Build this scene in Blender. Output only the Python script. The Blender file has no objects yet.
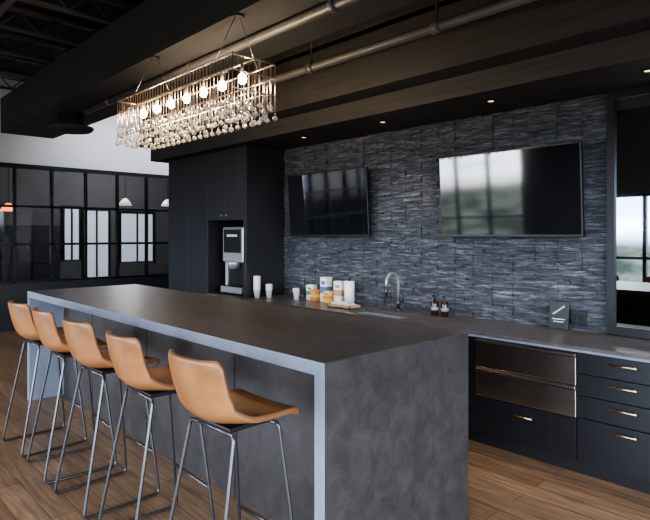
import bpy, bmesh, math, random
from mathutils import Vector, Matrix
random.seed(7)

# ---------------------------------------------------------------- materials
def newmat(name):
    m = bpy.data.materials.new(name); m.use_nodes = True
    nt = m.node_tree; b = nt.nodes['Principled BSDF']
    return m, nt, b
def N(nt, t, **kw):
    n = nt.nodes.new(t)
    for k, v in kw.items():
        if hasattr(n, k): setattr(n, k, v)
        else: n.inputs[k].default_value = v
    return n
def plain(name, col, rough=0.5, metal=0.0, noise=0.0, nscale=6.0, bump=0.0, bscale=40, emit=None, es=0, spec=0.5, ior=1.5, stretch=None):
    m, nt, b = newmat(name)
    b.inputs['Base Color'].default_value = (*col, 1)
    b.inputs['Roughness'].default_value = rough
    b.inputs['Metallic'].default_value = metal
    b.inputs['Specular IOR Level'].default_value = spec
    b.inputs['IOR'].default_value = ior
    tc = N(nt, 'ShaderNodeTexCoord')
    src = tc.outputs['Object']
    if stretch:
        mp = N(nt, 'ShaderNodeMapping'); mp.inputs['Scale'].default_value = stretch
        nt.links.new(src, mp.inputs['Vector']); src = mp.outputs['Vector']
    if noise > 0:
        nz = N(nt, 'ShaderNodeTexNoise'); nz.inputs['Scale'].default_value = nscale; nz.inputs['Detail'].default_value = 6
        nt.links.new(src, nz.inputs['Vector'])
        cr = N(nt, 'ShaderNodeValToRGB')
        cr.color_ramp.elements[0].position = 0.3; cr.color_ramp.elements[1].position = 0.7
        cr.color_ramp.elements[0].color = (*[c*(1-noise) for c in col], 1)
        cr.color_ramp.elements[1].color = (*[min(1, c*(1+noise)) for c in col], 1)
        nt.links.new(nz.outputs['Fac'], cr.inputs['Fac'])
        nt.links.new(cr.outputs['Color'], b.inputs['Base Color'])
    if bump > 0:
        n2 = N(nt, 'ShaderNodeTexNoise'); n2.inputs['Scale'].default_value = bscale; n2.inputs['Detail'].default_value = 5
        nt.links.new(src, n2.inputs['Vector'])
        bp = N(nt, 'ShaderNodeBump'); bp.inputs['Strength'].default_value = bump; bp.inputs['Distance'].default_value = 0.01
        nt.links.new(n2.outputs['Fac'], bp.inputs['Height']); nt.links.new(bp.outputs['Normal'], b.inputs['Normal'])
    if emit:
        b.inputs['Emission Color'].default_value = (*emit, 1); b.inputs['Emission Strength'].default_value = es
    return m

def wood_floor():
    m, nt, b = newmat('oak_plank_floor')
    tc = N(nt, 'ShaderNodeTexCoord')
    br = N(nt, 'ShaderNodeTexBrick'); br.offset = 0.37; br.squash = 1
    br.inputs['Scale'].default_value = 1.0
    br.inputs['Brick Width'].default_value = 1.7; br.inputs['Row Height'].default_value = 0.15
    br.inputs['Mortar Size'].default_value = 0.0022; br.inputs['Mortar Smooth'].default_value = 0.2
    br.inputs['Color1'].default_value = (0.305, 0.198, 0.122, 1); br.inputs['Color2'].default_value = (0.195, 0.122, 0.073, 1)
    br.inputs['Mortar'].default_value = (0.05, 0.032, 0.020, 1)
    nt.links.new(tc.outputs['Object'], br.inputs['Vector'])
    mp = N(nt, 'ShaderNodeMapping'); mp.inputs['Scale'].default_value = (1.2, 16, 1)
    nt.links.new(tc.outputs['Object'], mp.inputs['Vector'])
    nz = N(nt, 'ShaderNodeTexNoise'); nz.inputs['Scale'].default_value = 2.5; nz.inputs['Detail'].default_value = 8
    nz.inputs['Distortion'].default_value = 0.6
    nt.links.new(mp.outputs['Vector'], nz.inputs['Vector'])
    cr = N(nt, 'ShaderNodeValToRGB')
    cr.color_ramp.elements[0].position = 0.3; cr.color_ramp.elements[0].color = (0.55, 0.52, 0.48, 1)
    cr.color_ramp.elements[1].position = 0.7; cr.color_ramp.elements[1].color = (1.25, 1.2, 1.15, 1)
    nt.links.new(nz.outputs['Fac'], cr.inputs['Fac'])
    mx = N(nt, 'ShaderNodeMix'); mx.data_type = 'RGBA'; mx.blend_type = 'MULTIPLY'; mx.inputs['Factor'].default_value = 1
    nt.links.new(br.outputs['Color'], mx.inputs['A']); nt.links.new(cr.outputs['Color'], mx.inputs['B'])
    nt.links.new(mx.outputs['Result'], b.inputs['Base Color'])
    b.inputs['Roughness'].default_value = 0.34
    bp = N(nt, 'ShaderNodeBump'); bp.inputs['Strength'].default_value = 0.15; bp.inputs['Distance'].default_value = 0.004
    nt.links.new(nz.outputs['Fac'], bp.inputs['Height']); nt.links.new(bp.outputs['Normal'], b.inputs['Normal'])
    return m

def stone_mat():
    m, nt, b = newmat('slate_ledger_stone')
    tc = N(nt, 'ShaderNodeTexCoord')
    mp = N(nt, 'ShaderNodeMapping'); mp.inputs['Scale'].default_value = (3.6, 3.6, 34)
    nt.links.new(tc.outputs['Object'], mp.inputs['Vector'])
    nz = N(nt, 'ShaderNodeTexNoise'); nz.inputs['Scale'].default_value = 1.5; nz.inputs['Detail'].default_value = 10; nz.inputs['Roughness'].default_value = 0.76
    nz.inputs['Distortion'].default_value = 1.0
    nt.links.new(mp.outputs['Vector'], nz.inputs['Vector'])
    cr = N(nt, 'ShaderNodeValToRGB')
    e = cr.color_ramp.elements
    e[0].position = 0.38; e[0].color = (0.018, 0.0205, 0.025, 1)
    e[1].position = 0.70; e[1].color = (0.38, 0.40, 0.44, 1)
    k = e.new(0.52); k.color = (0.070, 0.078, 0.093, 1)
    nt.links.new(nz.outputs['Fac'], cr.inputs['Fac'])
    nt.links.new(cr.outputs['Color'], b.inputs['Base Color'])
    b.inputs['Roughness'].default_value = 0.38
    bp = N(nt, 'ShaderNodeBump'); bp.inputs['Strength'].default_value = 1.0; bp.inputs['Distance'].default_value = 0.02
    nt.links.new(nz.outputs['Fac'], bp.inputs['Height']); nt.links.new(bp.outputs['Normal'], b.inputs['Normal'])
    return m

def concrete(name, c1, c2, rough=0.45, scale=3.0, bump=0.15):
    m, nt, b = newmat(name)
    tc = N(nt, 'ShaderNodeTexCoord')
    nz = N(nt, 'ShaderNodeTexNoise'); nz.inputs['Scale'].default_value = scale; nz.inputs['Detail'].default_value = 12; nz.inputs['Roughness'].default_value = 0.70
    nz.inputs['Distortion'].default_value = 0.4
    nt.links.new(tc.outputs['Object'], nz.inputs['Vector'])
    cr = N(nt, 'ShaderNodeValToRGB')
    cr.color_ramp.elements[0].position = 0.32; cr.color_ramp.elements[0].color = (*c1, 1)
    cr.color_ramp.elements[1].position = 0.68; cr.color_ramp.elements[1].color = (*c2, 1)
    nt.links.new(nz.outputs['Fac'], cr.inputs['Fac']); nt.links.new(cr.outputs['Color'], b.inputs['Base Color'])
    b.inputs['Roughness'].default_value = rough
    bp = N(nt, 'ShaderNodeBump'); bp.inputs['Strength'].default_value = bump; bp.inputs['Distance'].default_value = 0.004
    nt.links.new(nz.outputs['Fac'], bp.inputs['Height']); nt.links.new(bp.outputs['Normal'], b.inputs['Normal'])
    return m

def glassmat(name, tint=(0.8, 0.85, 0.9), alpha=0.25, rough=0.02):
    m, nt, b = newmat(name)
    nt.nodes.remove(b)
    out = [n for n in nt.nodes if n.type == 'OUTPUT_MATERIAL'][0]
    tr = N(nt, 'ShaderNodeBsdfTransparent'); tr.inputs['Color'].default_value = (*tint, 1)
    gl = N(nt, 'ShaderNodeBsdfGlossy'); gl.inputs['Roughness'].default_value = rough
    fr = N(nt, 'ShaderNodeFresnel'); fr.inputs['IOR'].default_value = 1.5
    mx = N(nt, 'ShaderNodeMixShader')
    nt.links.new(fr.outputs[0], mx.inputs[0]); nt.links.new(tr.outputs[0], mx.inputs[1]); nt.links.new(gl.outputs[0], mx.inputs[2])
    nt.links.new(mx.outputs[0], out.inputs['Surface'])
    return m

M = {}
M['floor'] = wood_floor()
M['stone'] = stone_mat()
M['grout'] = plain('dark_grout', (0.012, 0.014, 0.018), 0.9)
M['black'] = plain('matte_black_cabinet', (0.015, 0.016, 0.019), 0.5, noise=0.15, nscale=3)
M['navy'] = plain('charcoal_drawer_front', (0.008, 0.009, 0.0115), 0.42)
M['blackmetal'] = plain('black_metal', (0.010, 0.010, 0.012), 0.4, 0.3)
M['toekick'] = plain('toe_kick_black', (0.006, 0.006, 0.007), 0.7)
M['soffit'] = plain('dark_stained_soffit', (0.038, 0.034, 0.034), 0.6, noise=0.30, nscale=2.0, bump=0.1, bscale=4, stretch=(0.8, 18, 18))
M['soffit2'] = plain('charcoal_painted_beam', (0.036, 0.037, 0.042), 0.7, noise=0.12, nscale=2)
M['deck'] = plain('black_deck', (0.008, 0.008, 0.009), 0.8)
M['joist'] = plain('joist_grey', (0.07, 0.072, 0.08), 0.6)
M['pipe'] = plain('grey_pipe', (0.11, 0.107, 0.11), 0.45, 0.2)
M['white'] = plain('white_painted_wall', (0.76, 0.78, 0.82), 0.8, noise=0.03, nscale=1)
M['greywall'] = plain('grey_painted_wall', (0.20, 0.20, 0.21), 0.8)
M['lightwall'] = plain('office_wall', (0.13, 0.13, 0.14), 0.8)
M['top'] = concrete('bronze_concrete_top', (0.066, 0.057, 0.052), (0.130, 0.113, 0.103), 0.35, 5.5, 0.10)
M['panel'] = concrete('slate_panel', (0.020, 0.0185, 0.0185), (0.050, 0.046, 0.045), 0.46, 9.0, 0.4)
M['edge'] = concrete('blue_grey_edge_band', (0.16, 0.185, 0.235), (0.22, 0.25, 0.31), 0.45, 5, 0.05)
M['ctop'] = concrete('grey_counter_top', (0.070, 0.064, 0.062), (0.12, 0.11, 0.107), 0.33, 5, 0.06)
M['leather'] = plain('tan_leather', (0.290, 0.130, 0.048), 0.36, noise=0.28, nscale=7, bump=0.12, bscale=120)
M['seam'] = plain('leather_seam', (0.16, 0.070, 0.026), 0.6)
M['rod'] = plain('gunmetal_rod', (0.10, 0.10, 0.11), 0.32, 0.85)
M['steel'] = plain('brushed_steel', (0.72, 0.655, 0.59), 0.25, 1.0, noise=0.10, nscale=3, bump=0.04, bscale=6, stretch=(1.0, 30, 30))
M['silver'] = plain('silver_plastic', (0.42, 0.43, 0.45), 0.35, 0.6)
M['brass'] = plain('brass', (0.80, 0.55, 0.30), 0.28, 1.0)
M['bronze'] = plain('champagne_metal', (0.66, 0.56, 0.48), 0.30, 0.95)
M['screen'] = plain('tv_glass', (0.005, 0.006, 0.009), 0.05, ior=1.8)
M['tvplastic'] = plain('tv_bezel', (0.008, 0.008, 0.010), 0.35)
M['mirror'] = plain('dark_mirror_glass', (0.26, 0.28, 0.30), 0.02, 1.0)
M['glass'] = glassmat('partition_glass', (0.74, 0.76, 0.80))
M['paper'] = plain('white_paper', (0.80, 0.80, 0.78), 0.6)
M['cupwhite'] = plain('white_cup', (0.75, 0.74, 0.72), 0.5)
M['orange'] = plain('orange_box', (0.62, 0.22, 0.06), 0.6)
M['green'] = plain('green_box', (0.10, 0.30, 0.16), 0.6)
M['yellow'] = plain('yellow_box', (0.70, 0.50, 0.12), 0.6)
M['blue'] = plain('blue_box', (0.08, 0.16, 0.38), 0.6)
M['kraft'] = plain('kraft_box', (0.45, 0.30, 0.17), 0.7)
M['amber'] = plain('dark_bottle', (0.03, 0.015, 0.01), 0.15)
M['label'] = plain('bottle_label', (0.30, 0.27, 0.24), 0.6)
M['signgreen'] = plain('sign_dark', (0.010, 0.018, 0.022), 0.5)
M['signwhite'] = plain('sign_white', (0.75, 0.78, 0.78), 0.6)
M['lampwhite'] = plain('opal_lamp', (0.8, 0.8, 0.8), 0.4, emit=(1, 0.90, 0.78), es=1.0)
M['lampred'] = plain('orange_lamp', (0.8, 0.2, 0.05), 0.4, emit=(1, 0.22, 0.06), es=5)
M['bulb'] = plain('bulb_glow', (1, 0.85, 0.6), 0.3, emit=(1.0, 0.76, 0.48), es=70)
M['canlight'] = plain('downlight_glow', (1, 0.9, 0.7), 0.3, emit=(1.0, 0.78, 0.52), es=2)
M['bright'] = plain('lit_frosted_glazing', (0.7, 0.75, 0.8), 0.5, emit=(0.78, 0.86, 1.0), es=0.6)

def crystalmat():
    m, nt, b = newmat('crystal')
    b.inputs['Base Color'].default_value = (0.95, 0.93, 0.90, 1)
    b.inputs['Roughness'].default_value = 0.03
    b.inputs['Transmission Weight'].default_value = 0.75
    b.inputs['IOR'].default_value = 1.6
    return m
M['crystal'] = crystalmat()

# ---------------------------------------------------------------- mesh builder
class MB:
    def __init__(s): s.bm = bmesh.new(); s.mats = []
    def mi(s, m):
        if m not in s.mats: s.mats.append(m)
        return s.mats.index(m)
    def box(s, lo, hi, mat, bev=0.0, rot=None):
        i = s.mi(mat)
        lo = Vector(lo); hi = Vector(hi); c = (lo+hi)/2; d = hi-lo
        mt = Matrix.Translation(c)
        if rot is not None: mt = mt @ rot
        mt = mt @ Matrix.Diagonal((abs(d.x), abs(d.y), abs(d.z), 1))
        r = bmesh.ops.create_cube(s.bm, size=1, matrix=mt)
        fs = set(f for v in r['verts'] for f in v.link_faces)
        for f in fs: f.material_index = i
        if bev > 0:
            es = list(set(e for v in r['verts'] for e in v.link_edges))
            br = bmesh.ops.bevel(s.bm, geom=es, offset=bev, segments=2, profile=0.5, affect='EDGES')
            for f in br['faces']: f.material_index = i
    def cyl(s, p0, p1, r, mat, r2=None, seg=20, smooth=True, caps=True):
        i = s.mi(mat); p0 = Vector(p0); p1 = Vector(p1); d = p1-p0
        q = d.to_track_quat('Z', 'Y').to_matrix().to_4x4()
        rr = bmesh.ops.create_cone(s.bm, cap_ends=caps, segments=seg, radius1=r, radius2=r if r2 is None else r2, depth=d.length,
                                   matrix=Matrix.Translation((p0+p1)/2) @ q)
        for f in set(f for v in rr['verts'] for f in v.link_faces):
            f.material_index = i
            if smooth and len(f.verts) == 4: f.smooth = True
    def sph(s, c, r, mat, sub=2, sc=(1, 1, 1), smooth=True):
        i = s.mi(mat)
        rr = bmesh.ops.create_icosphere(s.bm, subdivisions=sub, radius=r, matrix=Matrix.Translation(c) @ Matrix.Diagonal((*sc, 1)))
        for f in set(f for v in rr['verts'] for f in v.link_faces):
            f.material_index = i; f.smooth = smooth
    def tube(s, pts, r, mat, seg=10, closed=False):
        i = s.mi(mat); pts = [Vector(p) for p in pts]; n = len(pts); rings = []
        prev = None
        for k, p in enumerate(pts):
            if closed: t = (pts[(k+1) % n]-pts[k-1]).normalized()
            else:
                a = pts[max(k-1, 0)]; b = pts[min(k+1, n-1)]; t = (b-a).normalized()
            if prev is None:
                up = Vector((0, 0, 1)) if abs(t.z) < 0.9 else Vector((1, 0, 0))
                x = t.cross(up).normalized()
            else:
                x = (prev - t*prev.dot(t)).normalized()
            prev = x; y = t.cross(x)
            rings.append([s.bm.verts.new(p + (x*math.cos(2*math.pi*j/seg)+y*math.sin(2*math.pi*j/seg))*r) for j in range(seg)])
        rng = n if closed else n-1
        for k in range(rng):
            A = rings[k]; B = rings[(k+1) % n]
            for j in range(seg):
                f = s.bm.faces.new((A[j], A[(j+1) % seg], B[(j+1) % seg], B[j])); f.material_index = i; f.smooth = True
        if not closed:
            for R in (rings[0], rings[-1]):
                try: f = s.bm.faces.new(R); f.material_index = i
                except Exception: pass
    def lathe(s, c, prof, mat, seg=24):
        i = s.mi(mat); c = Vector(c); rings = []
        for (r, z) in prof:
            rings.append([s.bm.verts.new(c+Vector((r*math.cos(2*math.pi*j/seg), r*math.sin(2*math.pi*j/seg), z))) for j in range(seg)])
        for A, B in zip(rings, rings[1:]):
            for j in range(seg):
                f = s.bm.faces.new((A[j], A[(j+1) % seg], B[(j+1) % seg], B[j])); f.material_index = i; f.smooth = True
        for R in (rings[0], rings[-1]):
            f = s.bm.faces.new(R); f.material_index = i
    def done(s, name, recalc=True):
        if recalc: bmesh.ops.recalc_face_normals(s.bm, faces=s.bm.faces)
        me = bpy.data.meshes.new(name); s.bm.to_mesh(me); s.bm.free()
        for m in s.mats: me.materials.append(m)
        o = bpy.data.objects.new(name, me); bpy.context.scene.collection.objects.link(o)
        return o

def bend(pts, rad=0.04, n=5):
    pts = [Vector(p) for p in pts]; out = [pts[0]]
    for a, b, c in zip(pts, pts[1:], pts[2:]):
        d1 = (a-b); d2 = (c-b); r = min(rad, d1.length*0.45, d2.length*0.45)
        p = b+d1.normalized()*r; q = b+d2.normalized()*r
        for k in range(n+1):
            t = k/n; out.append(p*(1-t)**2 + b*2*t*(1-t) + q*t*t)
    out.append(pts[-1]); return out

WY = 4.42     # north (stone) wall plane
WX = -10.5    # west wall plane
SY = -3.6     # south wall plane
EX = 3.2
ZC = 4.3

# ---------------------------------------------------------------- room shell
b = MB(); b.box((-15.0, SY-0.2, -0.1), (EX+0.2, 8.2, 0.0), M['floor']); b.done('floor')
b = MB(); b.box((-15.0, SY-0.2, ZC), (EX+0.2, 8.2, ZC+0.1), M['deck']); b.done('ceiling')

b = MB()
b.box((-7.4, WY+0.02, 0), (EX, WY+0.2, ZC), M['greywall'])
b.done('wall_north')
b = MB()
b.box((-5.43, WY, 0.88), (-1.60, WY+0.02, 2.68), M['grout'])
cw = 0.1915; x = -5.43
while x < -1.62:
    x2 = min(x+cw, -1.60); z = 0.88
    while z < 2.675:
        h = random.choice([0.016, 0.022, 0.028, 0.038]); z2 = min(z+h, 2.68)
        xa = x
        parts = random.choice([1, 1, 1, 2])
        for q in range(parts):
            xb = x2 if q == parts-1 else x+(x2-x)*random.uniform(0.35, 0.65)
            d = random.uniform(0.004, 0.026)
            b.box((xa+0.0012, WY-d, z+0.0005), (xb-0.0012, WY+0.005, z2-0.0005), M['stone'])
            xa = xb
        z = z2
    x = x2
b.done('stone_wall_cladding')

b = MB(); b.box((-15.0, 7.8, 0), (-7.2, 8.0, ZC), M['greywall']); b.done('wall_north_far')
b = MB(); b.box((-7.4, WY+0.2, 0), (-7.25, 7.8, ZC), M['greywall']); b.done('wall_return')

b = MB()
b.box((WX-0.12, SY, 0), (WX, 7.8, 0.80), M['black'])
b.box((WX-0.12, SY, 2.80), (WX, 7.8, ZC), M['white'])
b.done('wall_west')
b = MB()
ys = [2.66-0.59*k for k in range(10, 0, -1)] + [2.66+0.59*k for k in range(0, 9)]
for y in ys: b.box((WX-0.06, y-0.02, 0.8), (WX+0.02, y+0.02, 2.80), M['blackmetal'])
for z in (0.82, 1.46, 2.11, 2.78): b.box((WX-0.06, SY, z-0.02), (WX+0.02, 7.8, z+0.02), M['blackmetal'])
b.box((WX-0.06, SY, 2.76), (WX+0.03, 7.8, 2.83), M['blackmetal'])
b.box((WX-0.025, SY, 0.80), (WX-0.019, 7.8, 2.78), M['glass'])
b.done('window_1')
# office beyond the partition
b = MB(); b.box((-14.9, SY, 0), (-14.75, 7.8, ZC), M['lightwall']); b.done('wall_west_far')
b = MB()
for (y0, y1, z0, z1) in ((5.35, 5.95, 0.05, 2.25), (6.3, 7.2, 0.9, 2.2), (4.85, 5.2, 1.0, 2.3)):
    b.box((-14.745, y0, z0), (-14.71, y1, z1), M['bright'])
    for (a0, a1, c0, c1) in ((y0-0.06, y0, z0, z1+0.06), (y1, y1+0.06, z0, z1+0.06), (y0, y1, z1, z1+0.06), ((y0+y1)/2-0.02, (y0+y1)/2+0.02, z0, z1)):
        b.box((-14.745, a0, c0), (-14.68, a1, c1), M['blackmetal'])
b.done('door_1')
b = MB()
for y in (2.7, 3.35, 4.0):
    b.box((-14.74, y, 0.0), (-14.35, y+0.63, 1.85), M['black'], bev=0.01)
    b.box((-14.35, y+0.02, 0.95), (-14.335, y+0.61, 1.82), M['soffit2'], bev=0.004)
    b.box((-14.35, y+0.02, 0.08), (-14.335, y+0.61, 0.93), M['soffit2'], bev=0.004)
    b.cyl((-14.32, y+0.55, 1.25), (-14.32, y+0.55, 1.45), 0.008, M['silver'], seg=8)
b.done('office_storage_lockers')
for (px, py, pz, mat) in ((-12.5, 5.45, 2.30, 'lampwhite'), (-12.5, 6.5, 2.32, 'lampwhite'), (-12.5, 3.05, 2.10, 'lampred')):
    b = MB()
    b.lathe((px, py, pz), [(0.02, 0.16), (0.06, 0.14), (0.12, 0.06), (0.15, 0.0), (0.145, 0.0), (0.10, 0.02)], M[mat])
    b.cyl((px, py, pz+0.15), (px, py, ZC), 0.006, M['blackmetal'], seg=8)
    b.done('pendant_lamp')

# south wall with windows (behind the camera)
b = MB()
b.box((WX-4.4, SY-0.2, 0), (EX, SY, 0.45), M['greywall'])
b.box((WX-4.4, SY-0.2, 2.95), (EX, SY, ZC), M['greywall'])
b.box((-4.7, SY-0.2, 2.45), (-1.2, SY, 2.95), M['greywall'])
piers = [(-15, -9.9), (-6.3, -4.7), (-1.2, -0.4), (2.8, EX)]
for a, c in piers: b.box((a, SY-0.2, 0.45), (c, SY, 2.95), M['greywall'])
b.done('wall_south')
k = 2
for a, c, ht in ((-9.9, -6.3, 2.93), (-4.7, -1.2, 2.43), (-0.4, 2.8, 2.93)):
    b = MB()
    n = 4
    for j in range(n+1):
        xx = a+(c-a)*j/n; b.box((xx-0.035, SY-0.14, 0.45), (xx+0.035, SY-0.04, ht+0.02), M['blackmetal'])
    for z in (0.47, 1.15, ht): b.box((a, SY-0.13, z-0.03), (c, SY-0.05, z+0.03), M['blackmetal'])
    b.done('window_%d' % k); k += 1
b = MB()
b.box((EX, SY, 0), (EX+0.2, 8.0, 0.5), M['greywall']); b.box((EX, SY, 2.75), (EX+0.2, 8.0, ZC), M['greywall'])
b.box((EX, SY, 0.5), (EX+0.2, -2.0, 2.75), M['greywall']); b.box((EX, 3.2, 0.5), (EX+0.2, 8.0, 2.75), M['greywall'])
b.done('wall_east')
b = MB()
for y in (-2.0, -0.7, 0.6, 1.9, 3.2): b.box((EX+0.05, y-0.035, 0.5), (EX+0.13, y+0.035, 2.75), M['blackmetal'])
for z in (0.52, 2.73): b.box((EX+0.05, -2.0, z-0.03), (EX+0.13, 3.2, z+0.03), M['blackmetal'])
b.done('window_5')

# ---------------------------------------------------------------- soffit / beams / services
b = MB()
b.box((-7.6, 3.69, 2.68), (EX, WY, 3.30), M['soffit'])
b.box((-7.45, 3.45, 2.84), (EX, 3.69, 3.34), M['soffit'])
b.box((-7.5, 3.45, 3.3), (EX, WY+0.02, ZC), M['soffit'])
b.done('soffit_beam')
b = MB()
b.box((-9.45, 2.2, 3.15), (EX, 2.95, 3.67), M['soffit2'], bev=0.006)
b.done('duct_bulkhead')
b = MB()
for k in range(14):
    xx = -10.3+k*1.0
    b.box((xx-0.04, SY, 4.02), (xx+0.04, 7.8, 4.05), M['joist'])
    b.box((xx-0.04, SY, 4.25), (xx+0.04, 7.8, 4.295), M['joist'])
    y = SY
    while y < 7.2:
        b.cyl((xx, y, 4.04), (xx, y+0.22, 4.26), 0.011, M['joist'], seg=6); b.cyl((xx, y+0.22, 4.26), (xx, y+0.44, 4.04), 0.011, M['joist'], seg=6)
        y += 0.44
b.done('ceiling_joist_truss')
b = MB()
for (y, z, r) in ((0.6, 3.85, 0.05), (1.5, 3.9, 0.03), (-0.8, 3.9, 0.03)):
    b.cyl((WX, y, z), (EX, y, z), r, M['pipe'], seg=14)
b.cyl((-8.6, SY, 3.8), (-8.6, 7.8, 3.8), 0.04, M['pipe'], seg=14)
b.done('ceiling_conduit')
b = MB()
b.cyl((-6.9, 2.52, 3.105), (EX, 2.52, 3.105), 0.034, M['pipe'], seg=16)
for xx in (-6.2, -4.4, -2.6, -1.0):
    b.cyl((xx-0.02, 2.52, 3.105), (xx+0.02, 2.52, 3.105), 0.044, M['pipe'], seg=16)
b.done('sprinkler_pipe')
b = MB()
b.tube(bend([(-4.35, 3.3, ZC), (-4.35, 3.22, 3.06), (EX, 3.22, 3.06)], 0.12, 8), 0.036, M['pipe'], seg=14)
for xx in (-3.6, -2.3, -1.0):
    b.cyl((xx-0.03, 3.22, 3.06), (xx+0.03, 3.22, 3.06), 0.05, M['pipe'], seg=16)
    b.cyl((xx, 3.22, 3.08), (xx, 3.22, ZC), 0.008, M['blackmetal'], seg=8)
b.done('drain_pipe')
b = MB()
b.lathe((-7.35, 2.5, 2.93), [(0.02, 0.0), (0.24, 0.0), (0.27, 0.03), (0.27, 0.05), (0.15, 0.07), (0.15, 0.22)], M['soffit2'], seg=32)
b.done('round_air_diffuser')

for xx in (-4.56, -3.44, -2.32, -1.2):
    b = MB()
    b.lathe((xx, 3.97, 2.668), [(0.022, 0.006), (0.036, 0.0), (0.039, 0.012), (0.022, 0.012)], M['blackmetal'])
    b.cyl((xx, 3.97, 2.672), (xx, 3.97, 2.676), 0.022, M['canlight'])
    b.done('recessed_downlight')
    L = bpy.data.lights.new('downlight_spot', 'SPOT'); L.energy = 32; L.spot_size = math.radians(100); L.spot_blend = 0.8; L.color = (1, 0.92, 0.82); L.shadow_soft_size = 0.035
    o = bpy.data.objects.new('downlight_spot', L); o.location = (xx, 3.97, 2.655); bpy.context.scene.collection.objects.link(o)

# added track of fill spots, hidden by the bulkhead, brightening the west wall
b = MB()
b.box((-9.02, 3.6, 3.74), (-8.98, 7.4, 3.78), M['blackmetal'])
for yy in (3.9, 5.0, 6.1, 7.2):
    b.cyl((-9.0, yy, ZC), (-9.0, yy, 3.76), 0.006, M['blackmetal'], seg=8)
    b.cyl((-9.0, yy, 3.72), (-9.10, yy, 3.64), 0.04, M['blackmetal'], seg=16)
    b.cyl((-9.10, yy, 3.64), (-9.105, yy, 3.636), 0.034, M['canlight'], seg=16)
b.done('added_fill_track')
for yy in (3.9, 5.0, 6.1):
    L = bpy.data.lights.new('west_wall_fill_spot', 'SPOT'); L.energy = 62; L.spot_size = math.radians(120); L.spot_blend = 1.0; L.color = (0.92, 0.96, 1); L.shadow_soft_size = 0.05
    o = bpy.data.objects.new('west_wall_fill_spot', L); o.location = (-9.13, yy, 3.62); o.rotation_euler = (0, math.radians(72), 0)
    bpy.context.scene.collection.objects.link(o)

# ---------------------------------------------------------------- tall cabinets around the niche
X0, X1, YF = -7.33, -5.43, 3.83
CTZ = 2.678
b = MB()
b.box((X0, YF+0.02, 0.0), (-6.27, WY, CTZ), M['black'])
b.box((X0+0.005, YF-0.002, 0.1), (-6.80, YF+0.02, 2.67), M['black'], bev=0.003)
b.box((-6.795, YF-0.002, 0.1), (-6.275, YF+0.02, 2.67), M['black'], bev=0.003)
b.done('tall_storage_cabinet')
b = MB()
b.box((-6.27, YF+0.02, 1.80), (-5.49, WY, CTZ), M['black'])
b.box((-6.268, YF-0.002, 1.81), (-5.885, YF+0.02, 2.67), M['black'], bev=0.003)
b.box((-5.88, YF-0.002, 1.81), (-5.495, YF+0.02, 2.67), M['black'], bev=0.003)
for hx in (-5.94, -5.83):
    b.cyl((hx, YF, 1.86), (hx, YF-0.025, 1.86), 0.012, M['brass'], seg=14)
b.done('overhead_cabinet')
b = MB(); b.box((-5.49, YF, 0.0), (X1, WY, CTZ), M['black'], bev=0.002); b.done('cabinet_end_panel')
b = MB()
b.box((-6.27, YF+0.02, 0.0), (-5.49, WY, 0.84), M['black'])
b.box((-6.27, 3.80, 0.84), (-5.49, WY, 0.88), M['ctop'])
b.box((-6.26, YF-0.002, 0.1), (-5.5, YF+0.02, 0.83), M['black'], bev=0.003)
b.done('niche_base_cabinet')
b = MB(); b.box((-6.27, WY-0.012, 0.881), (-5.49, WY, 1.80), M['black']); b.done('trim_1')

# drinks dispenser in the niche
b = MB()
x0, x1, y0, y1 = -6.08, -5.62, 3.92, 4.34
b.box((x0, y0+0.06, 0.90), (x1, y1, 1.72), M['tvplastic'], bev=0.02)
b.box((x0+0.0, y0, 1.28), (x1, y0+0.07, 1.72), M['silver'], bev=0.02)
b.box((x0+0.04, y0-0.008, 1.40), (x1-0.04, y0+0.01, 1.69), M['tvplastic'], bev=0.006)
b.box((x0, y0+0.04, 0.96), (x0+0.05, y0+0.07, 1.30), M['silver'], bev=0.006)
b.box((x1-0.05, y0+0.04, 0.96), (x1, y0+0.07, 1.30), M['silver'], bev=0.006)
b.box((x0, y0-0.03, 0.90), (x1, y0+0.07, 0.98), M['silver'], bev=0.01)
b.box((x0+0.05, y0-0.02, 0.98), (x1-0.05, y0+0.05, 0.985), M['blackmetal'])
b.lathe(((x0+x1)/2, y0+0.03, 1.10), [(0.07, 0.10), (0.09, 0.16), (0.09, 0.20), (0.06, 0.20)], M['silver'])
b.box((x0+0.12, y0-0.012, 1.60), (x1-0.12, y0-0.007, 1.625), M['signwhite'])
for dx in (0.03, 0.40):
    for yy in (y0+0.03, y1-0.04): b.cyl((x0+dx, yy, 0.88), (x0+dx, yy, 0.905), 0.018, M['blackmetal'])
b.done('ice_water_dispenser')

# ---------------------------------------------------------------- back counter + base cabinets
CF = 3.77; CT = 0.88
b = MB()
sx0, sx1, sy0, sy1 = -3.85, -3.15, 3.86, 4.18
b.box((X1, CF, 0.845), (sx0, WY-0.001, CT), M['ctop'], bev=0.002)
b.box((sx1, CF, 0.845), (1.4, WY-0.001, CT), M['ctop'], bev=0.002)
b.box((sx0, CF, 0.845), (sx1, sy0, CT), M['ctop'])
b.box((sx0, sy1, 0.845), (sx1, WY-0.001, CT), M['ctop'])
b.box((X1, CF-0.004, 0.842), (1.4, CF+0.002, 0.858), M['edge'])
b.done('back_countertop')
b = MB()
b.box((sx0, sy0, 0.66), (sx1, sy1, 0.67), M['silver'])
for lo, hi in (((sx0-0.01, sy0-0.01, 0.66), (sx0, sy1+0.01, 0.844)), ((sx1, sy0-0.01, 0.66), (sx1+0.01, sy1+0.01, 0.844)),
               ((sx0, sy0-0.01, 0.66), (sx1, sy0, 0.844)), ((sx0, sy1, 0.66), (sx1, sy1+0.01, 0.844))):
    b.box(lo, hi, M['silver'])
b.done('undermount_sink')
b = MB()
FY = CF+0.03
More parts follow.
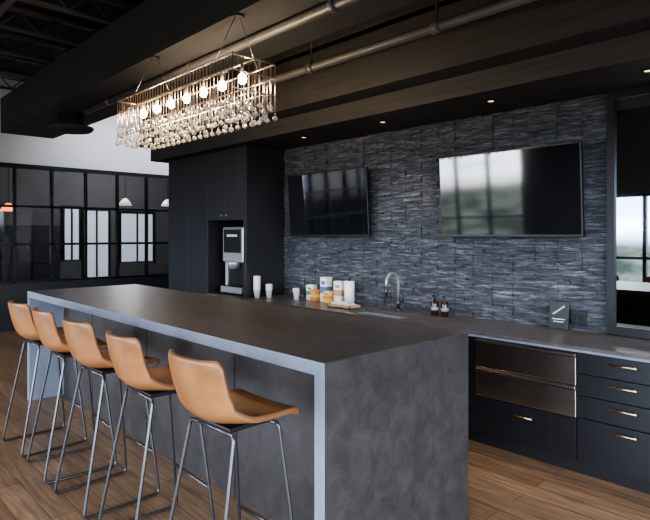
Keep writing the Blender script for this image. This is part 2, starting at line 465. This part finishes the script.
b.box((X1, FY+0.02, 0.10), (-3.9, WY, 0.842), M['black'])
b.box((-3.1, FY+0.02, 0.10), (1.4, WY, 0.842), M['black'])
b.box((-3.9, FY+0.02, 0.10), (-3.1, WY, 0.64), M['black'])
b.box((-3.9, FY+0.02, 0.64), (-3.1, FY+0.04, 0.842), M['black'])
b.box((X1, FY+0.07, 0.0), (1.4, WY, 0.10), M['toekick'])
def handle(cx, z, L=0.16):
    b.cyl((cx-L/2, FY-0.03, z), (cx+L/2, FY-0.03, z), 0.006, M['brass'], seg=10)
    for s in (-1, 1): b.cyl((cx+s*L*0.38, FY-0.03, z), (cx+s*L*0.38, FY+0.004, z), 0.005, M['brass'], seg=8)
xx = X1+0.01
while xx < -2.45:
    w = 0.51
    b.box((xx, FY, 0.11), (xx+w-0.006, FY+0.02, 0.835), M['navy'], bev=0.002); handle(xx+w/2, 0.78); xx += w+0.004
b.box((-2.345, FY, 0.11), (-1.585, FY+0.02, 0.385), M['navy'], bev=0.002); handle(-1.965, 0.315)
for (a, c) in ((-1.578, -0.99), (-0.985, -0.40), (-0.395, 0.19), (0.195, 0.78), (0.785, 1.39)):
    zs = [0.11, 0.40, 0.55, 0.695, 0.835]
    for z0, z1 in zip(zs, zs[1:]):
        b.box((a, FY, z0+0.003), (c, FY+0.02, z1-0.003), M['navy'], bev=0.002)
        handle((a+c)/2, z1-0.045)
b.done('base_cabinet_run')
for (z0, z1) in ((0.612, 0.825), (0.395, 0.605)):
    b = MB()
    b.box((-2.345, FY-0.006, z0), (-1.585, FY+0.0195, z1), M['steel'], bev=0.004)
    b.box((-2.345, FY-0.012, z1-0.028), (-1.585, FY-0.004, z1-0.018), M['tvplastic'])
    b.box((-2.345, FY-0.022, z1-0.018), (-1.585, FY-0.004, z1-0.002), M['steel'], bev=0.003)
    b.done('stainless_dishwasher_drawer')

# faucet
b = MB()
fx, fy = -3.50, 4.27
b.cyl((fx, fy, CT), (fx, fy, CT+0.02), 0.030, M['rod']); b.cyl((fx, fy, CT+0.02), (fx, fy, CT+0.13), 0.019, M['rod'])
pts = [(fx, fy, CT+0.12), (fx, fy, CT+0.28)]
for k in range(1, 13):
    a = math.pi*k/12; pts.append((fx, fy-0.09+0.09*math.cos(a), CT+0.28+0.09*math.sin(a)))
pts += [(fx, fy-0.18, CT+0.24)]
b.tube(pts, 0.0135, M['silver'], seg=12)
b.cyl((fx, fy-0.18, CT+0.25), (fx, fy-0.18, CT+0.15), 0.018, M['rod'])
b.cyl((fx+0.015, fy, CT+0.09), (fx+0.055, fy, CT+0.09), 0.013, M['rod'])
b.tube([(fx+0.05, fy, CT+0.09), (fx+0.07, fy-0.01, CT+0.13), (fx+0.075, fy-0.02, CT+0.17)], 0.006, M['rod'])
b.done('gooseneck_faucet')

for bx in (-3.07, -2.96):
    b = MB()
    b.lathe((bx, 4.27, CT), [(0.030, 0), (0.034, 0.005), (0.034, 0.115), (0.026, 0.132), (0.012, 0.138), (0.012, 0.155)], M['amber'])
    b.lathe((bx, 4.27, CT), [(0.0345, 0.05), (0.0348, 0.051), (0.0348, 0.080), (0.0345, 0.081)], M['label'])
    b.cyl((bx, 4.27, CT+0.15), (bx, 4.27, CT+0.185), 0.005, M['blackmetal']); b.cyl((bx, 4.27, CT+0.18), (bx, 4.235, CT+0.178), 0.006, M['blackmetal'])
    b.done('soap_pump_bottle')
def cupstack(x, y, z, n, r=0.040, h=0.10, name='paper_cup_stack'):
    b = MB(); prof = [(r*0.72, 0)]
    for k in range(n):
        zz = h+k*0.012
        prof += [(r*0.98, zz-0.006), (r*1.05, zz-0.004), (r*1.05, zz), (r*0.97, zz+0.001)]
    b.lathe((x, y, z), prof, M['cupwhite']); return b.done(name)
cupstack(-5.355, 3.93, CT, 14)
cupstack(-5.28, 4.05, CT, 6)
cupstack(-4.96, 4.20, CT, 3)
cupstack(-4.86, 4.12, CT, 1, 0.035, 0.09, 'paper_cup')
def carton(name, x, y, w, d, h, mat, mat2=None, z=CT, rz=0.0, stripe=True):
    b = MB(); b.box((-w/2, -d/2, 0), (w/2, d/2, h), mat, bev=0.003)
    if mat2:
        b.box((-w/2-0.001, -d/2-0.001, h*0.35), (w/2+0.001, d/2+0.001, h*0.62), mat2)
        b.box((-w*0.3, -d/2-0.002, h*0.70), (w*0.3, -d/2, h*0.85), mat2)
    o = b.done(name); o.location = (x, y, z); o.rotation_euler = (0, 0, rz); return o
carton('tea_box', -4.78, 4.28, 0.10, 0.08, 0.17, M['paper'], M['green'], rz=0.1)
carton('tea_box', -4.65, 4.22, 0.09, 0.08, 0.13, M['orange'], M['yellow'], rz=-0.1)
carton('tea_box', -4.54, 4.28, 0.10, 0.09, 0.27, M['paper'], M['blue'], rz=0.0)
carton('sugar_box', -4.42, 4.20, 0.08, 0.08, 0.13, M['yellow'], M['orange'], rz=0.2)
carton('snack_box', -4.31, 4.27, 0.12, 0.08, 0.24, M['paper'], M['kraft'], rz=0.0)
b = MB()
b.cyl((-4.14, 4.24, CT), (-4.14, 4.24, CT+0.012), 0.07, M['blackmetal'], seg=28)
b.lathe((-4.14, 4.24, CT+0.012), [(0.02, 0), (0.055, 0), (0.055, 0.24), (0.02, 0.24)], M['paper'], seg=28)
b.cyl((-4.14, 4.24, CT+0.25), (-4.14, 4.24, CT+0.29), 0.008, M['blackmetal'])
b.done('paper_towel_roll')
b = MB()
b.box((-4.20, 3.98, CT), (-3.88, 4.14, CT+0.008), M['kraft'])
for lo, hi in (((-4.20, 3.98, CT), (-4.19, 4.14, CT+0.035)), ((-3.89, 3.98, CT), (-3.88, 4.14, CT+0.035)), ((-4.2, 3.98, CT), (-3.88, 3.988, CT+0.035)), ((-4.2, 4.132, CT), (-3.88, 4.14, CT+0.035))):
    b.box(lo, hi, M['kraft'])
b.box((-4.17, 4.0, CT+0.008), (-4.04, 4.12, CT+0.05), M['paper'], bev=0.003)
b.box((-4.02, 4.0, CT+0.008), (-3.91, 4.12, CT+0.04), M['cupwhite'], bev=0.003)
b.done('napkin_tray')

# stair sign (small stand-up plaque)
b = MB()
b.box((-0.078, -0.006, 0.0), (0.078, 0.006, 0.215), M['signgreen'], bev=0.003)
for k in range(5):
    xx = -0.050+k*0.018; zz = 0.115+k*0.014
    b.box((xx, -0.0085, zz), (xx+0.020, -0.006, zz+0.006), M['signwhite'])
    b.box((xx+0.015, -0.0085, zz), (xx+0.020, -0.006, zz+0.016), M['signwhite'])
b.box((-0.05, -0.0085, 0.075), (0.05, -0.006, 0.081), M['signwhite'])
b.box((-0.04, -0.0085, 0.055), (0.04, -0.006, 0.060), M['signwhite'])
o = b.done('stair_sign_plaque'); o.location = (-1.955, 4.355, CT); o.rotation_euler = (math.radians(-7), 0, 0)
b = MB()
b.box((-1.885, WY-0.032, 0.925), (-1.755, WY-0.015, 1.035), M['tvplastic'], bev=0.004)
for cx in (-1.855, -1.785):
    b.box((cx-0.02, WY-0.036, 0.945), (cx+0.02, WY-0.03, 1.015), M['blackmetal'], bev=0.002)
b.done('wall_outlet')

# ---------------------------------------------------------------- framed dark mirror panel (right)
b = MB()
b.box((-1.60, WY-0.05, 0.885), (-1.545, WY+0.02, 2.678), M['blackmetal'])
b.box((-0.55, WY-0.05, 0.885), (-0.49, WY+0.02, 2.678), M['blackmetal'])
b.box((-1.545, WY-0.05, 0.885), (-0.55, WY+0.02, 0.95), M['blackmetal'])
b.box((-1.545, WY-0.05, 2.62), (-0.55, WY+0.02, 2.678), M['blackmetal'])
b.box((-1.545, WY-0.028, 0.95), (-0.55, WY-0.0, 2.62), M['mirror'])
b.done('mirror_panel')

# ---------------------------------------------------------------- TVs
def tv(cx, name='wall_mounted_television'):
    b = MB(); w, h = 1.28, 0.725
    b.box((-w/2, -0.018, -h/2), (w/2, 0.018, h/2), M['tvplastic'], bev=0.004)
    b.box((-w/2+0.012, -0.0195, -h/2+0.022), (w/2-0.012, -0.0175, h/2-0.012), M['screen'])
    b.box((-0.45, 0.018, -0.26), (0.45, 0.045, 0.16), M['tvplastic'], bev=0.01)
    for s in (-0.2, 0.2): b.box((s-0.02, 0.045, -0.2), (s+0.02, 0.065, 0.2), M['blackmetal'])
    b.box((-0.25, 0.06, -0.06), (0.25, 0.10, 0.06), M['blackmetal'])
    b.box((-0.04, 0.018, -h/2-0.008), (0.04, 0.0, -h/2+0.004), M['tvplastic'])
    o = b.done(name); o.location = (cx, 4.305, 1.965); o.rotation_euler = (math.radians(3.3), 0, 0)
    return o
tv(-4.56); tv(-2.385)

# ---------------------------------------------------------------- island
IX0, IX1, IY0, IY1, IH = -6.02, -1.75, 1.64, 2.75, 1.07
T = 0.06
b = MB()
b.box((IX0, IY0, IH-T), (IX1, IY1, IH), M['top'])
b.box((IX0, IY0, 0), (IX0+T, IY1, IH-T), M['panel'])
b.box((IX1-T, IY0, 0), (IX1, IY1, IH-T), M['panel'])
b.box((IX0+T, IY0+0.32, 0), (IX1-T, IY1-0.02, IH-T), M['panel'])
# end face continues up over the slab edge as one waterfall sheet
b.box((IX1, IY0, 0), (IX1+0.002, IY1, IH-0.001), M['panel'])
e = 0.003
b.box((IX0, IY0-e, IH-T), (IX1+0.002, IY0, IH), M['edge'])
b.box((IX0, IY0-e, 0), (IX0+T, IY0, IH-T), M['edge'])
b.box((IX1-T, IY0-e, 0), (IX1+0.002, IY0, IH-T), M['edge'])
b.box((IX0+T, IY0, 0.0), (IX0+T+e, IY0+0.32, IH-T), M['edge'])
for xx in (-2.9, -4.1, -5.2): b.box((xx-0.002, IY0+0.317, 0), (xx+0.002, IY0+0.32, IH-T), M['toekick'])
b.done('kitchen_island')

# ---------------------------------------------------------------- stools
def prof(p):
    P = [(0.225, -0.030), (0.215, 0.0), (0.12, 0.002), (0.0, -0.008), (-0.10, -0.004), (-0.17, 0.035), (-0.205, 0.11), (-0.228, 0.20), (-0.245, 0.285)]
    f = p*(len(P)-1); i = min(int(f), len(P)-2); t = f-i
    def g(k): return Vector(P[max(0, min(len(P)-1, k))])
    a, b_, c, d = g(i-1), g(i), g(i+1), g(i+2)
    return 0.5*((2*b_)+(c-a)*t+(2*a-5*b_+4*c-d)*t*t+(3*b_-a-3*c+d)*t**3)
def stool_mesh():
    NU, NV = 30, 18; bm = bmesh.new(); g = []
    for i in range(NU+1):
        p = i/NU; y, z = prof(p)
        w = 0.212 + 0.018*math.sin(min(1, p*1.6)*math.pi*0.9) - 0.012*max(0, p-0.6)/0.4
        if p < 0.08: w *= 0.92+0.08*math.sqrt(max(0, 1-(1-p/0.08)**2))
        if p > 0.92: w *= 0.86+0.14*math.sqrt(max(0, 1-((p-0.92)/0.08)**2))
        row = []
        bk = max(0, min(1, (p-0.50)/0.25)); bk = bk*bk*(3-2*bk)
        mid = math.exp(-((p-0.54)/0.16)**2)
        for j in range(NV+1):
            s = -1+2*j/NV; a = abs(s)**2.2
            row.append(bm.verts.new((w*s, y+bk*0.060*a + mid*0.015*a, z+mid*0.060*a+(0.010*a if p < .4 else 0))))
        g.append(row)
    for i in range(NU):
        for j in range(NV):
            f = bm.faces.new((g[i][j], g[i][j+1], g[i+1][j+1], g[i+1][j])); f.smooth = True
    bmesh.ops.recalc_face_normals(bm, faces=bm.faces)
    me = bpy.data.meshes.new('stool_shell'); bm.to_mesh(me); bm.free(); me.materials.append(M['leather']); me.materials.append(M['seam'])
    return me
shell = stool_mesh()
def frame_mesh():
    b = MB(); r = 0.0085; H = 0.785
    for s in (-1, 1):
        b.tube(bend([(s*0.10, 0.13, H), (s*0.165, 0.14, H), (s*0.225, 0.225, r), (s*0.225, -0.245, r), (s*0.165, -0.10, H), (s*0.10, -0.10, H)], 0.035, 6), r, M['rod'])
    b.cyl((-0.16, 0.13, H), (0.16, 0.13, H), r, M['rod'], seg=10)
    b.cyl((-0.16, -0.10, H), (0.16, -0.10, H), r, M['rod'], seg=10)
    z = 0.27; t = z/H; yy = 0.225+(0.14-0.225)*t; xx = 0.225+(0.165-0.225)*t
    b.cyl((-xx, yy, z), (xx, yy, z), r, M['rod'], seg=10)
    b.box((-0.13, -0.10, H), (0.13, 0.13, H+0.020), M['blackmetal'], bev=0.003)
    me_o = b.done('frame_tmp'); me = me_o.data; bpy.data.objects.remove(me_o); return me
frm = frame_mesh()
for (sx, sy, rz) in ((-2.12, 1.41, 2), (-2.82, 1.41, -2), (-3.48, 1.41, 2), (-4.10, 1.41, -3), (-4.70, 1.41, 2)):
    e_ = bpy.data.objects.new('leather_bar_stool', None); bpy.context.scene.collection.objects.link(e_)
    e_.location = (sx, sy, 0); e_.rotation_euler = (0, 0, math.radians(rz))
    o = bpy.data.objects.new('seat_shell', shell); bpy.context.scene.collection.objects.link(o); o.parent = e_; o.location = (0, 0, 0.828)
    m = o.modifiers.new('s', 'SOLIDIFY'); m.thickness = 0.026; m.offset = 0; m.material_offset_rim = 1
    m2 = o.modifiers.new('b', 'SUBSURF'); m2.levels = 1; m2.render_levels = 1
    o = bpy.data.objects.new('frame', frm); bpy.context.scene.collection.objects.link(o); o.parent = e_

# ---------------------------------------------------------------- chandelier
b = MB()
cx0, cx1, cy0, cy1, ct = -4.86, -3.06, 2.05, 2.40, 2.80
for (p, q) in (((cx0, cy0), (cx1, cy0)), ((cx1, cy0), (cx1, cy1)), ((cx1, cy1), (cx0, cy1)), ((cx0, cy1), (cx0, cy0))):
    for z in (ct, ct-0.10):
        b.cyl((*p, z), (*q, z), 0.007 if z == ct else 0.004, M['bronze'], seg=8)
ym = (cy0+cy1)/2
b.cyl((cx0, ym, ct), (cx1, ym, ct), 0.009, M['bronze'], seg=8)
per = []
n = 40
for k in range(n+1):
    xx = cx0+(cx1-cx0)*k/n; per += [(xx, cy0), (xx, cy1)]
for k in range(1, 8):
    yy = cy0+(cy1-cy0)*k/8; per += [(cx0, yy), (cx1, yy)]
for i_, (px, py) in enumerate(per):
    zl = 2.51+(0.035 if (i_//2) % 2 else -0.035)
    b.cyl((px, py, zl), (px, py, ct+0.012), 0.0036, M['bronze'], seg=6)
    b.cyl((px, py, zl-0.03), (px, py, zl), 0.001, M['bronze'], seg=4)
    b.sph((px, py, zl-0.050), 0.022, M['crystal'], sub=1, smooth=False)
    b.sph((px, py, zl-0.018), 0.008, M['crystal'], sub=1, smooth=False)
for k in range(20):
    for yy in (ym-0.09, ym, ym+0.09):
        xx = cx0+0.03+(cx1-cx0-0.06)*k/19; zl = 2.45+random.uniform(-0.04, 0.05)
        b.cyl((xx, yy, zl), (xx, yy, 2.58), 0.0015, M['bronze'], seg=4)
        b.sph((xx, yy, zl-0.015), 0.022, M['crystal'], sub=1, smooth=False)
b.cyl((cx0, ym-0.09, 2.58), (cx1, ym-0.09, 2.58), 0.004, M['bronze'], seg=6)
b.cyl((cx0, ym+0.09, 2.58), (cx1, ym+0.09, 2.58), 0.004, M['bronze'], seg=6)
b.cyl((cx0, ym, 2.58), (cx1, ym, 2.58), 0.004, M['bronze'], seg=6)
for xx in (cx0, cx1): b.cyl((xx, cy0, 2.58), (xx, cy1, 2.58), 0.004, M['bronze'], seg=6)
bulbs = []
for k in range(7):
    xx = cx0+0.14+(cx1-cx0-0.28)*k/6
    b.cyl((xx, ym, ct), (xx, ym, ct-0.07), 0.013, M['bronze'], seg=12)
    b.sph((xx, ym, ct-0.105), 0.030, M['bulb'], sub=2, sc=(1, 1, 1.3))
    bulbs.append((xx, ym, ct-0.11))
for xx in (cx0+0.35, cx1-0.2):
    for yy in (cy0, cy1):
        b.cyl((xx, yy, ct), (xx+0.0, ym+0.02*(1 if yy > ym else -1), 3.14), 0.002, M['bronze'], seg=5)
    b.cyl((xx, ym, 3.13), (xx, ym, 3.149), 0.045, M['soffit2'], seg=16)
b.done('crystal_chandelier')
for p in bulbs:
    L = bpy.data.lights.new('chandelier_bulb_light', 'POINT'); L.energy = 9; L.color = (1, 0.76, 0.50); L.shadow_soft_size = 0.04
    o = bpy.data.objects.new('chandelier_bulb_light', L); o.location = (p[0], p[1], p[2]-0.07); bpy.context.scene.collection.objects.link(o)

L = bpy.data.lights.new('far_room_light', 'POINT'); L.energy = 240; L.color = (1, 0.93, 0.85); L.shadow_soft_size = 0.3
o = bpy.data.objects.new('far_room_light', L); o.location = (-12.8, 5.6, 3.4); bpy.context.scene.collection.objects.link(o)

def portal(loc, rot, sx, sy):
    L = bpy.data.lights.new('window_portal', 'AREA'); L.shape = 'RECTANGLE'; L.size = sx; L.size_y = sy; L.cycles.is_portal = True
    o = bpy.data.objects.new('window_portal', L); o.location = loc; o.rotation_euler = rot; bpy.context.scene.collection.objects.link(o)
for a, c in ((-9.9, -6.3), (-4.7, -1.2), (-0.4, 2.8)):
    portal(((a+c)/2, SY-0.15, 1.7), (math.radians(90), 0, 0), c-a, 2.5)
portal((EX+0.15, 0.6, 1.62), (math.radians(90), 0, math.radians(90)), 5.2, 2.25)

# ---------------------------------------------------------------- world
w = bpy.data.worlds.new('World'); bpy.context.scene.world = w; w.use_nodes = True
nt = w.node_tree; bg = nt.nodes['Background']
tc = N(nt, 'ShaderNodeTexCoord'); sp = N(nt, 'ShaderNodeSeparateXYZ'); nt.links.new(tc.outputs['Generated'], sp.inputs[0])
mp = N(nt, 'ShaderNodeMapping'); mp.inputs['Scale'].default_value = (3, 3, 9); nt.links.new(tc.outputs['Generated'], mp.inputs['Vector'])
nz = N(nt, 'ShaderNodeTexNoise'); nz.inputs['Scale'].default_value = 1.6; nz.inputs['Detail'].default_value = 7
nt.links.new(mp.outputs['Vector'], nz.inputs['Vector'])
cl = N(nt, 'ShaderNodeValToRGB')
cl.color_ramp.elements[0].position = 0.42; cl.color_ramp.elements[0].color = (0.42, 0.55, 0.78, 1)
cl.color_ramp.elements[1].position = 0.60; cl.color_ramp.elements[1].color = (1.0, 1.0, 1.0, 1)
nt.links.new(nz.outputs['Fac'], cl.inputs['Fac'])
ld = N(nt, 'ShaderNodeValToRGB')
ld.color_ramp.elements[0].position = 0.40; ld.color_ramp.elements[0].color = (0.020, 0.026, 0.022, 1)
ld.color_ramp.elements[1].position = 0.62; ld.color_ramp.elements[1].color = (0.070, 0.080, 0.072, 1)
n2 = N(nt, 'ShaderNodeTexNoise'); n2.inputs['Scale'].default_value = 9; n2.inputs['Detail'].default_value = 6
nt.links.new(mp.outputs['Vector'], n2.inputs['Vector']); nt.links.new(n2.outputs['Fac'], ld.inputs['Fac'])
mr = N(nt, 'ShaderNodeMapRange'); mr.inputs['From Min'].default_value = -0.02; mr.inputs['From Max'].default_value = 0.012
nt.links.new(sp.outputs['Z'], mr.inputs['Value'])
mx = N(nt, 'ShaderNodeMix'); mx.data_type = 'RGBA'
nt.links.new(mr.outputs[0], mx.inputs['Factor']); nt.links.new(ld.outputs['Color'], mx.inputs['A']); nt.links.new(cl.outputs['Color'], mx.inputs['B'])
nt.links.new(mx.outputs['Result'], bg.inputs['Color'])
bg.inputs['Strength'].default_value = 28.0
try:
    bpy.context.scene.view_settings.look = 'AgX - Medium High Contrast'
except Exception: pass

# ---------------------------------------------------------------- camera
cam = bpy.data.cameras.new('camera'); co = bpy.data.objects.new('camera', cam); bpy.context.scene.collection.objects.link(co)
co.location = (0, 0, 1.62); co.rotation_euler = (math.radians(90), 0, math.radians(46.8))
cam.sensor_width = 36; cam.lens = 36*560/650; cam.shift_y = -25/650; cam.clip_start = 0.05
bpy.context.scene.camera = co
